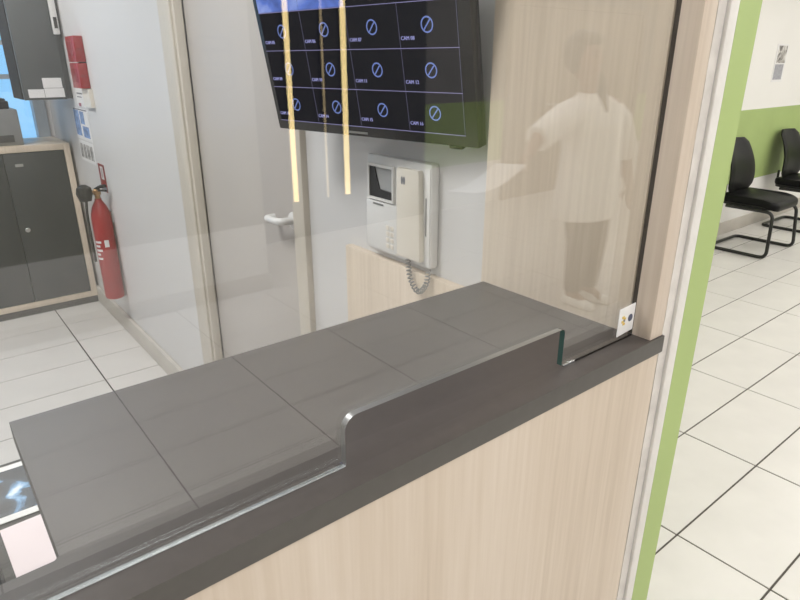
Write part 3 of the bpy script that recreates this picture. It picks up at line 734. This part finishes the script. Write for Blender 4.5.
caps = [((-0.10, 0, 0.88), 0.13, (0.10, 0, 0.88), 0.13), ((0, 0, 0.88), 0.14, (-0.04, 0.01, 1.05), 0.125), ((-0.04, 0.01, 1.05), 0.125, (-0.08, 0.02, 1.22), 0.13),
        ((-0.22, 0.02, 1.25), 0.07, (0.12, 0.02, 1.24), 0.07), ((-0.11, 0.03, 1.28), 0.062, (-0.18, 0.045, 1.44), 0.052)]
for sx, kx in ((-1, -0.04), (1, 0.06)):
    hip, kn, an = (0.09 * sx, 0, 0.84), (0.085 * sx + 0.02, 0.02, 0.46), (0.085 * sx + 0.03, -0.01, 0.085)
    caps += [(hip, 0.095, kn, 0.062), (kn, 0.060, an, 0.038), (an, 0.036, (an[0], 0.11, 0.035), 0.030)]
Ls, Le, Lw = (-0.27, 0.02, 1.25), (-0.57, 0.04, 1.13), (-0.77, 0.14, 1.05)
Rs, Re, Rw = (0.17, 0.02, 1.23), (0.34, 0.0, 0.98), (0.36, 0.06, 0.75)
for a, b, c in ((Ls, Le, Lw), (Rs, Re, Rw)): caps += [(a, 0.058, b, 0.042), (b, 0.041, c, 0.027)]
def hand(wr, d, side, curl):
    """palm, four bent fingers of unequal length and a side thumb"""
    wr, d, side = Vector(wr), Vector(d).normalized(), Vector(side).normalized(); nrm = d.cross(side).normalized(); out = []
    for k, o_ in enumerate((-0.026, -0.009, 0.009, 0.026)):
        kn = wr + d * 0.085 + side * o_
        out.append((wr + side * o_ * 0.5 + d * 0.01, 0.014, kn, 0.011)); L = (0.068, 0.078, 0.073, 0.056)[k]
        m = kn + (d * math.cos(curl) + nrm * math.sin(curl)) * L * 0.5; e = m + (d * math.cos(2 * curl) + nrm * math.sin(2 * curl)) * L * 0.5
        out += [(kn, 0.0092, m, 0.0085), (m, 0.0085, e, 0.0070)]
    b = wr + d * 0.03 - side * 0.022; m = b + (d * 0.6 - side * 0.8).normalized() * 0.038; e = m + (d * 0.9 - side * 0.3 + nrm * 0.3).normalized() * 0.032
    return out + [(b, 0.013, m, 0.011), (m, 0.0105, e, 0.0085)]
caps += hand(Lw, (-0.8, 0.3, -0.15), (0, 0.3, 0.9), 0.5); caps += hand(Rw, (0.0, 0.15, -1), (0, 1, 0.1), 0.25)
ells = [(H, (0.076, 0.094, 0.112)), (H + Vector((0, 0.02, -0.07)), (0.052, 0.068, 0.058)), (H + Vector((0, 0.094, -0.012)), (0.013, 0.018, 0.022)),
        (H + Vector((0, 0.082, -0.06)), (0.026, 0.012, 0.010)), (H + Vector((0, 0.078, -0.10)), (0.02, 0.016, 0.016)), (H + Vector((-0.076, 0, -0.01)), (0.010, 0.018, 0.030)), (H + Vector((0.076, 0, -0.01)), (0.010, 0.018, 0.030))]
blob('body', caps, 0.0065, M['skin'], per, 3, ells)
for sx in (-1, 1):
    bm = bmesh.new(); t = bmesh.new(); bmesh.ops.create_icosphere(t, subdivisions=2, radius=0.010); merge(bm, t, 0, Matrix.Translation(H + Vector((0.031 * sx, 0.083, 0.012)))); obj('eye', bm, M['eye'], per)
    e = bmesh.new(); tube(e, [H + Vector((0.018 * sx, 0.092, 0.032)), H + Vector((0.034 * sx, 0.090, 0.036)), H + Vector((0.048 * sx, 0.078, 0.030))], 0.004, 6); obj('eyebrow', e, M['hair'], per)
bm = bmesh.new(); tube(bm, [H + Vector((-0.022, 0.090, -0.058)), H + Vector((0, 0.095, -0.060)), H + Vector((0.022, 0.090, -0.058))], [0.003, 0.0055, 0.003], 8); obj('lips', bm, plain('lips', (0.35, 0.12, 0.10), 0.5), per)
hc_ = [(H + Vector((0.06, -0.02, 0.0)), 0.045, H + Vector((0.12, 0.02, -0.16)), 0.05), (H + Vector((0.12, 0.02, -0.16)), 0.05, H + Vector((0.12, 0.07, -0.28)), 0.028),
       (H + Vector((-0.06, 0, 0.06)), 0.03, H + Vector((-0.078, -0.01, -0.06)), 0.022), (H + Vector((0.06, 0.02, 0.06)), 0.03, H + Vector((0.085, 0.02, -0.06)), 0.028)]
blob('hair', hc_, 0.008, M['hair'], per, 3, [(H + Vector((0, -0.035, 0.03)), (0.098, 0.095, 0.12)), (H + Vector((0, 0.0, 0.095)), (0.085, 0.095, 0.045))])
def fabric(name, rings, mat, sleeves=(), voxel=0.011):
    bm = bmesh.new(); t = bmesh.new(); n = 28; rr = []
    for cx, cy, z, a, b in rings: rr.append([t.verts.new((cx + a * math.cos(2 * PI * k / n) * (1 + 0.03 * math.sin(5 * k) * (1.3 - z)), cy + b * math.sin(2 * PI * k / n), z)) for k in range(n)])
    for p, q in zip(rr, rr[1:]):
        for k in range(n): t.faces.new((p[k], p[(k + 1) % n], q[(k + 1) % n], q[k]))
    t.faces.new(rr[0][::-1]); t.faces.new(rr[-1]); merge(bm, t)
    for pts, rs in sleeves: tube(bm, pts, rs, 18)
    me = bpy.data.meshes.new(name); bm.to_mesh(me); bm.free()
    o = bpy.data.objects.new(name, me); COL.objects.link(o)
    m1 = o.modifiers.new('r', 'REMESH'); m1.mode = 'VOXEL'; m1.voxel_size = voxel
    m2 = o.modifiers.new('s', 'SMOOTH'); m2.iterations = 3
    dg = bpy.context.evaluated_depsgraph_get(); dg.update()
    me2 = bpy.data.meshes.new_from_object(o.evaluated_get(dg)); bpy.data.objects.remove(o)
    return link(name, me2, mat, per, smooth=180)
fabric('tunic', [(-0.03, 0, 0.60, 0.24, 0.17), (-0.02, 0, 0.72, 0.235, 0.17), (-0.01, 0, 0.88, 0.225, 0.165), (-0.03, 0.01, 1.02, 0.215, 0.155), (-0.06, 0.015, 1.16, 0.225, 0.155), (-0.06, 0.02, 1.26, 0.215, 0.125), (-0.09, 0.025, 1.315, 0.13, 0.095), (-0.12, 0.03, 1.345, 0.075, 0.07)], M['cloth_white'],
       [([(-0.18, 0.02, 1.25), (-0.34, 0.025, 1.215), (-0.60, 0.05, 1.115)], [0.085, 0.085, 0.075]), ([(0.09, 0.02, 1.24), (0.21, 0.015, 1.17), (0.355, 0.0, 0.955)], [0.08, 0.085, 0.08])])
for sx in (-1, 1):
    a = [(0.09 * sx, 0, 0.86), (0.088 * sx + 0.01, 0.01, 0.60), (0.085 * sx + 0.02, 0.02, 0.44), (0.082 * sx + 0.03, 0.0, 0.11)]
    bm = bmesh.new(); tube(bm, a, [0.112, 0.092, 0.078, 0.058], 20); obj('trouser_leg', bm, M['cloth_dark'], per)
    x = 0.085 * sx + 0.03
    blob('shoe', [((x, -0.03, 0.042), 0.042, (x, 0.05, 0.040), 0.042), ((x, 0.05, 0.036), 0.040, (x + 0.01 * sx, 0.15, 0.032), 0.032)], 0.008, M['cloth_white'], per)
# the white sheet in the outstretched hand
sh = thing('held_sheet', 'white paper sheet held out in the hand of the mirrored person', 'paper', (2.335, -1.17, 1.015))
bm = bmesh.new(); t = bmesh.new(); pv = None
for k in range(9):
    s = k / 8; x = 0.02 - 0.34 * s; z = 0.005 - 0.10 * s - 0.03 * math.sin(PI * s)
    v = [t.verts.new((x, y, z + dz)) for y, dz in ((-0.11, 0), (0.10, 0.02), (0.10, 0.0215), (-0.11, 0.0015))]
    if pv:
        for i in range(4): t.faces.new((pv[i], pv[(i + 1) % 4], v[(i + 1) % 4], v[i]))
    else: t.faces.new(v)
    pv = v
t.faces.new(pv[::-1]); bmesh.ops.recalc_face_normals(t, faces=t.faces[:]); merge(bm, t)
obj('page', bm, M['paper'], sh)

# ------------------------------------------------------------------ ceiling lights
def ceiling_light(x, y, watts, col, where, n):
    t = thing('ceiling_light', 'square lit ceiling panel %s' % where, 'light', (x, y, CH), group='ceiling panels ' + n)
    bm = bmesh.new()
    for a in ((-0.31, 0.31, -0.31, -0.29), (-0.31, 0.31, 0.29, 0.31), (-0.31, -0.29, -0.29, 0.29), (0.29, 0.31, -0.29, 0.29)): box(bm, *a, -0.022, 0)
    obj('frame', bm, M['white_plastic'], t)
    obj('diffuser', box(bmesh.new(), -0.29, 0.29, -0.29, 0.29, -0.016, -0.006), M['diffuser'], t)
    l = bpy.data.lights.new('panel_light', 'AREA'); l.shape = 'SQUARE'; l.size = 0.58; l.energy = watts; l.color = col
    o = bpy.data.objects.new('panel_light', l); COL.objects.link(o); o.parent = t; o.location = (0, 0, -0.026)
WARM = (1.0, 0.985, 0.98)
ORD = ['', 'first', 'second', 'third', 'fourth', 'fifth', 'sixth']; n_ = 0
for x in (-1.2, 0.8, 2.8, 4.8, 6.8, 8.3):
    n_ += 1
    ceiling_light(x, -0.6, HALL_W, WARM, 'in the row just outside the glass, %s from the left' % ORD[n_], 'outside the glass')
    ceiling_light(x, -2.45, FRONT_FILL_W, WARM, 'in the fill row added by the hall entrance wall, %s from the left' % ORD[n_], 'by the hall entrance wall')  # row added to brighten the hall floor and lower wall mirrored in the glass
n_ = 0
for x in (2.2, 4.2, 6.2, 8.2):
    n_ += 1; ceiling_light(x, 1.1, WAIT_W, WARM, 'over the waiting chairs, %s from the green wall' % ORD[n_], 'over the waiting area')
for y in (1.5, 3.5):
    ceiling_light(-0.3, y, BOOTH_W if y < 2 else REAR_W, (1.0, 0.985, 0.97), 'inside the booth, %s' % ('over the lower desk' if y < 2 else 'by the back window'), 'inside the booth')
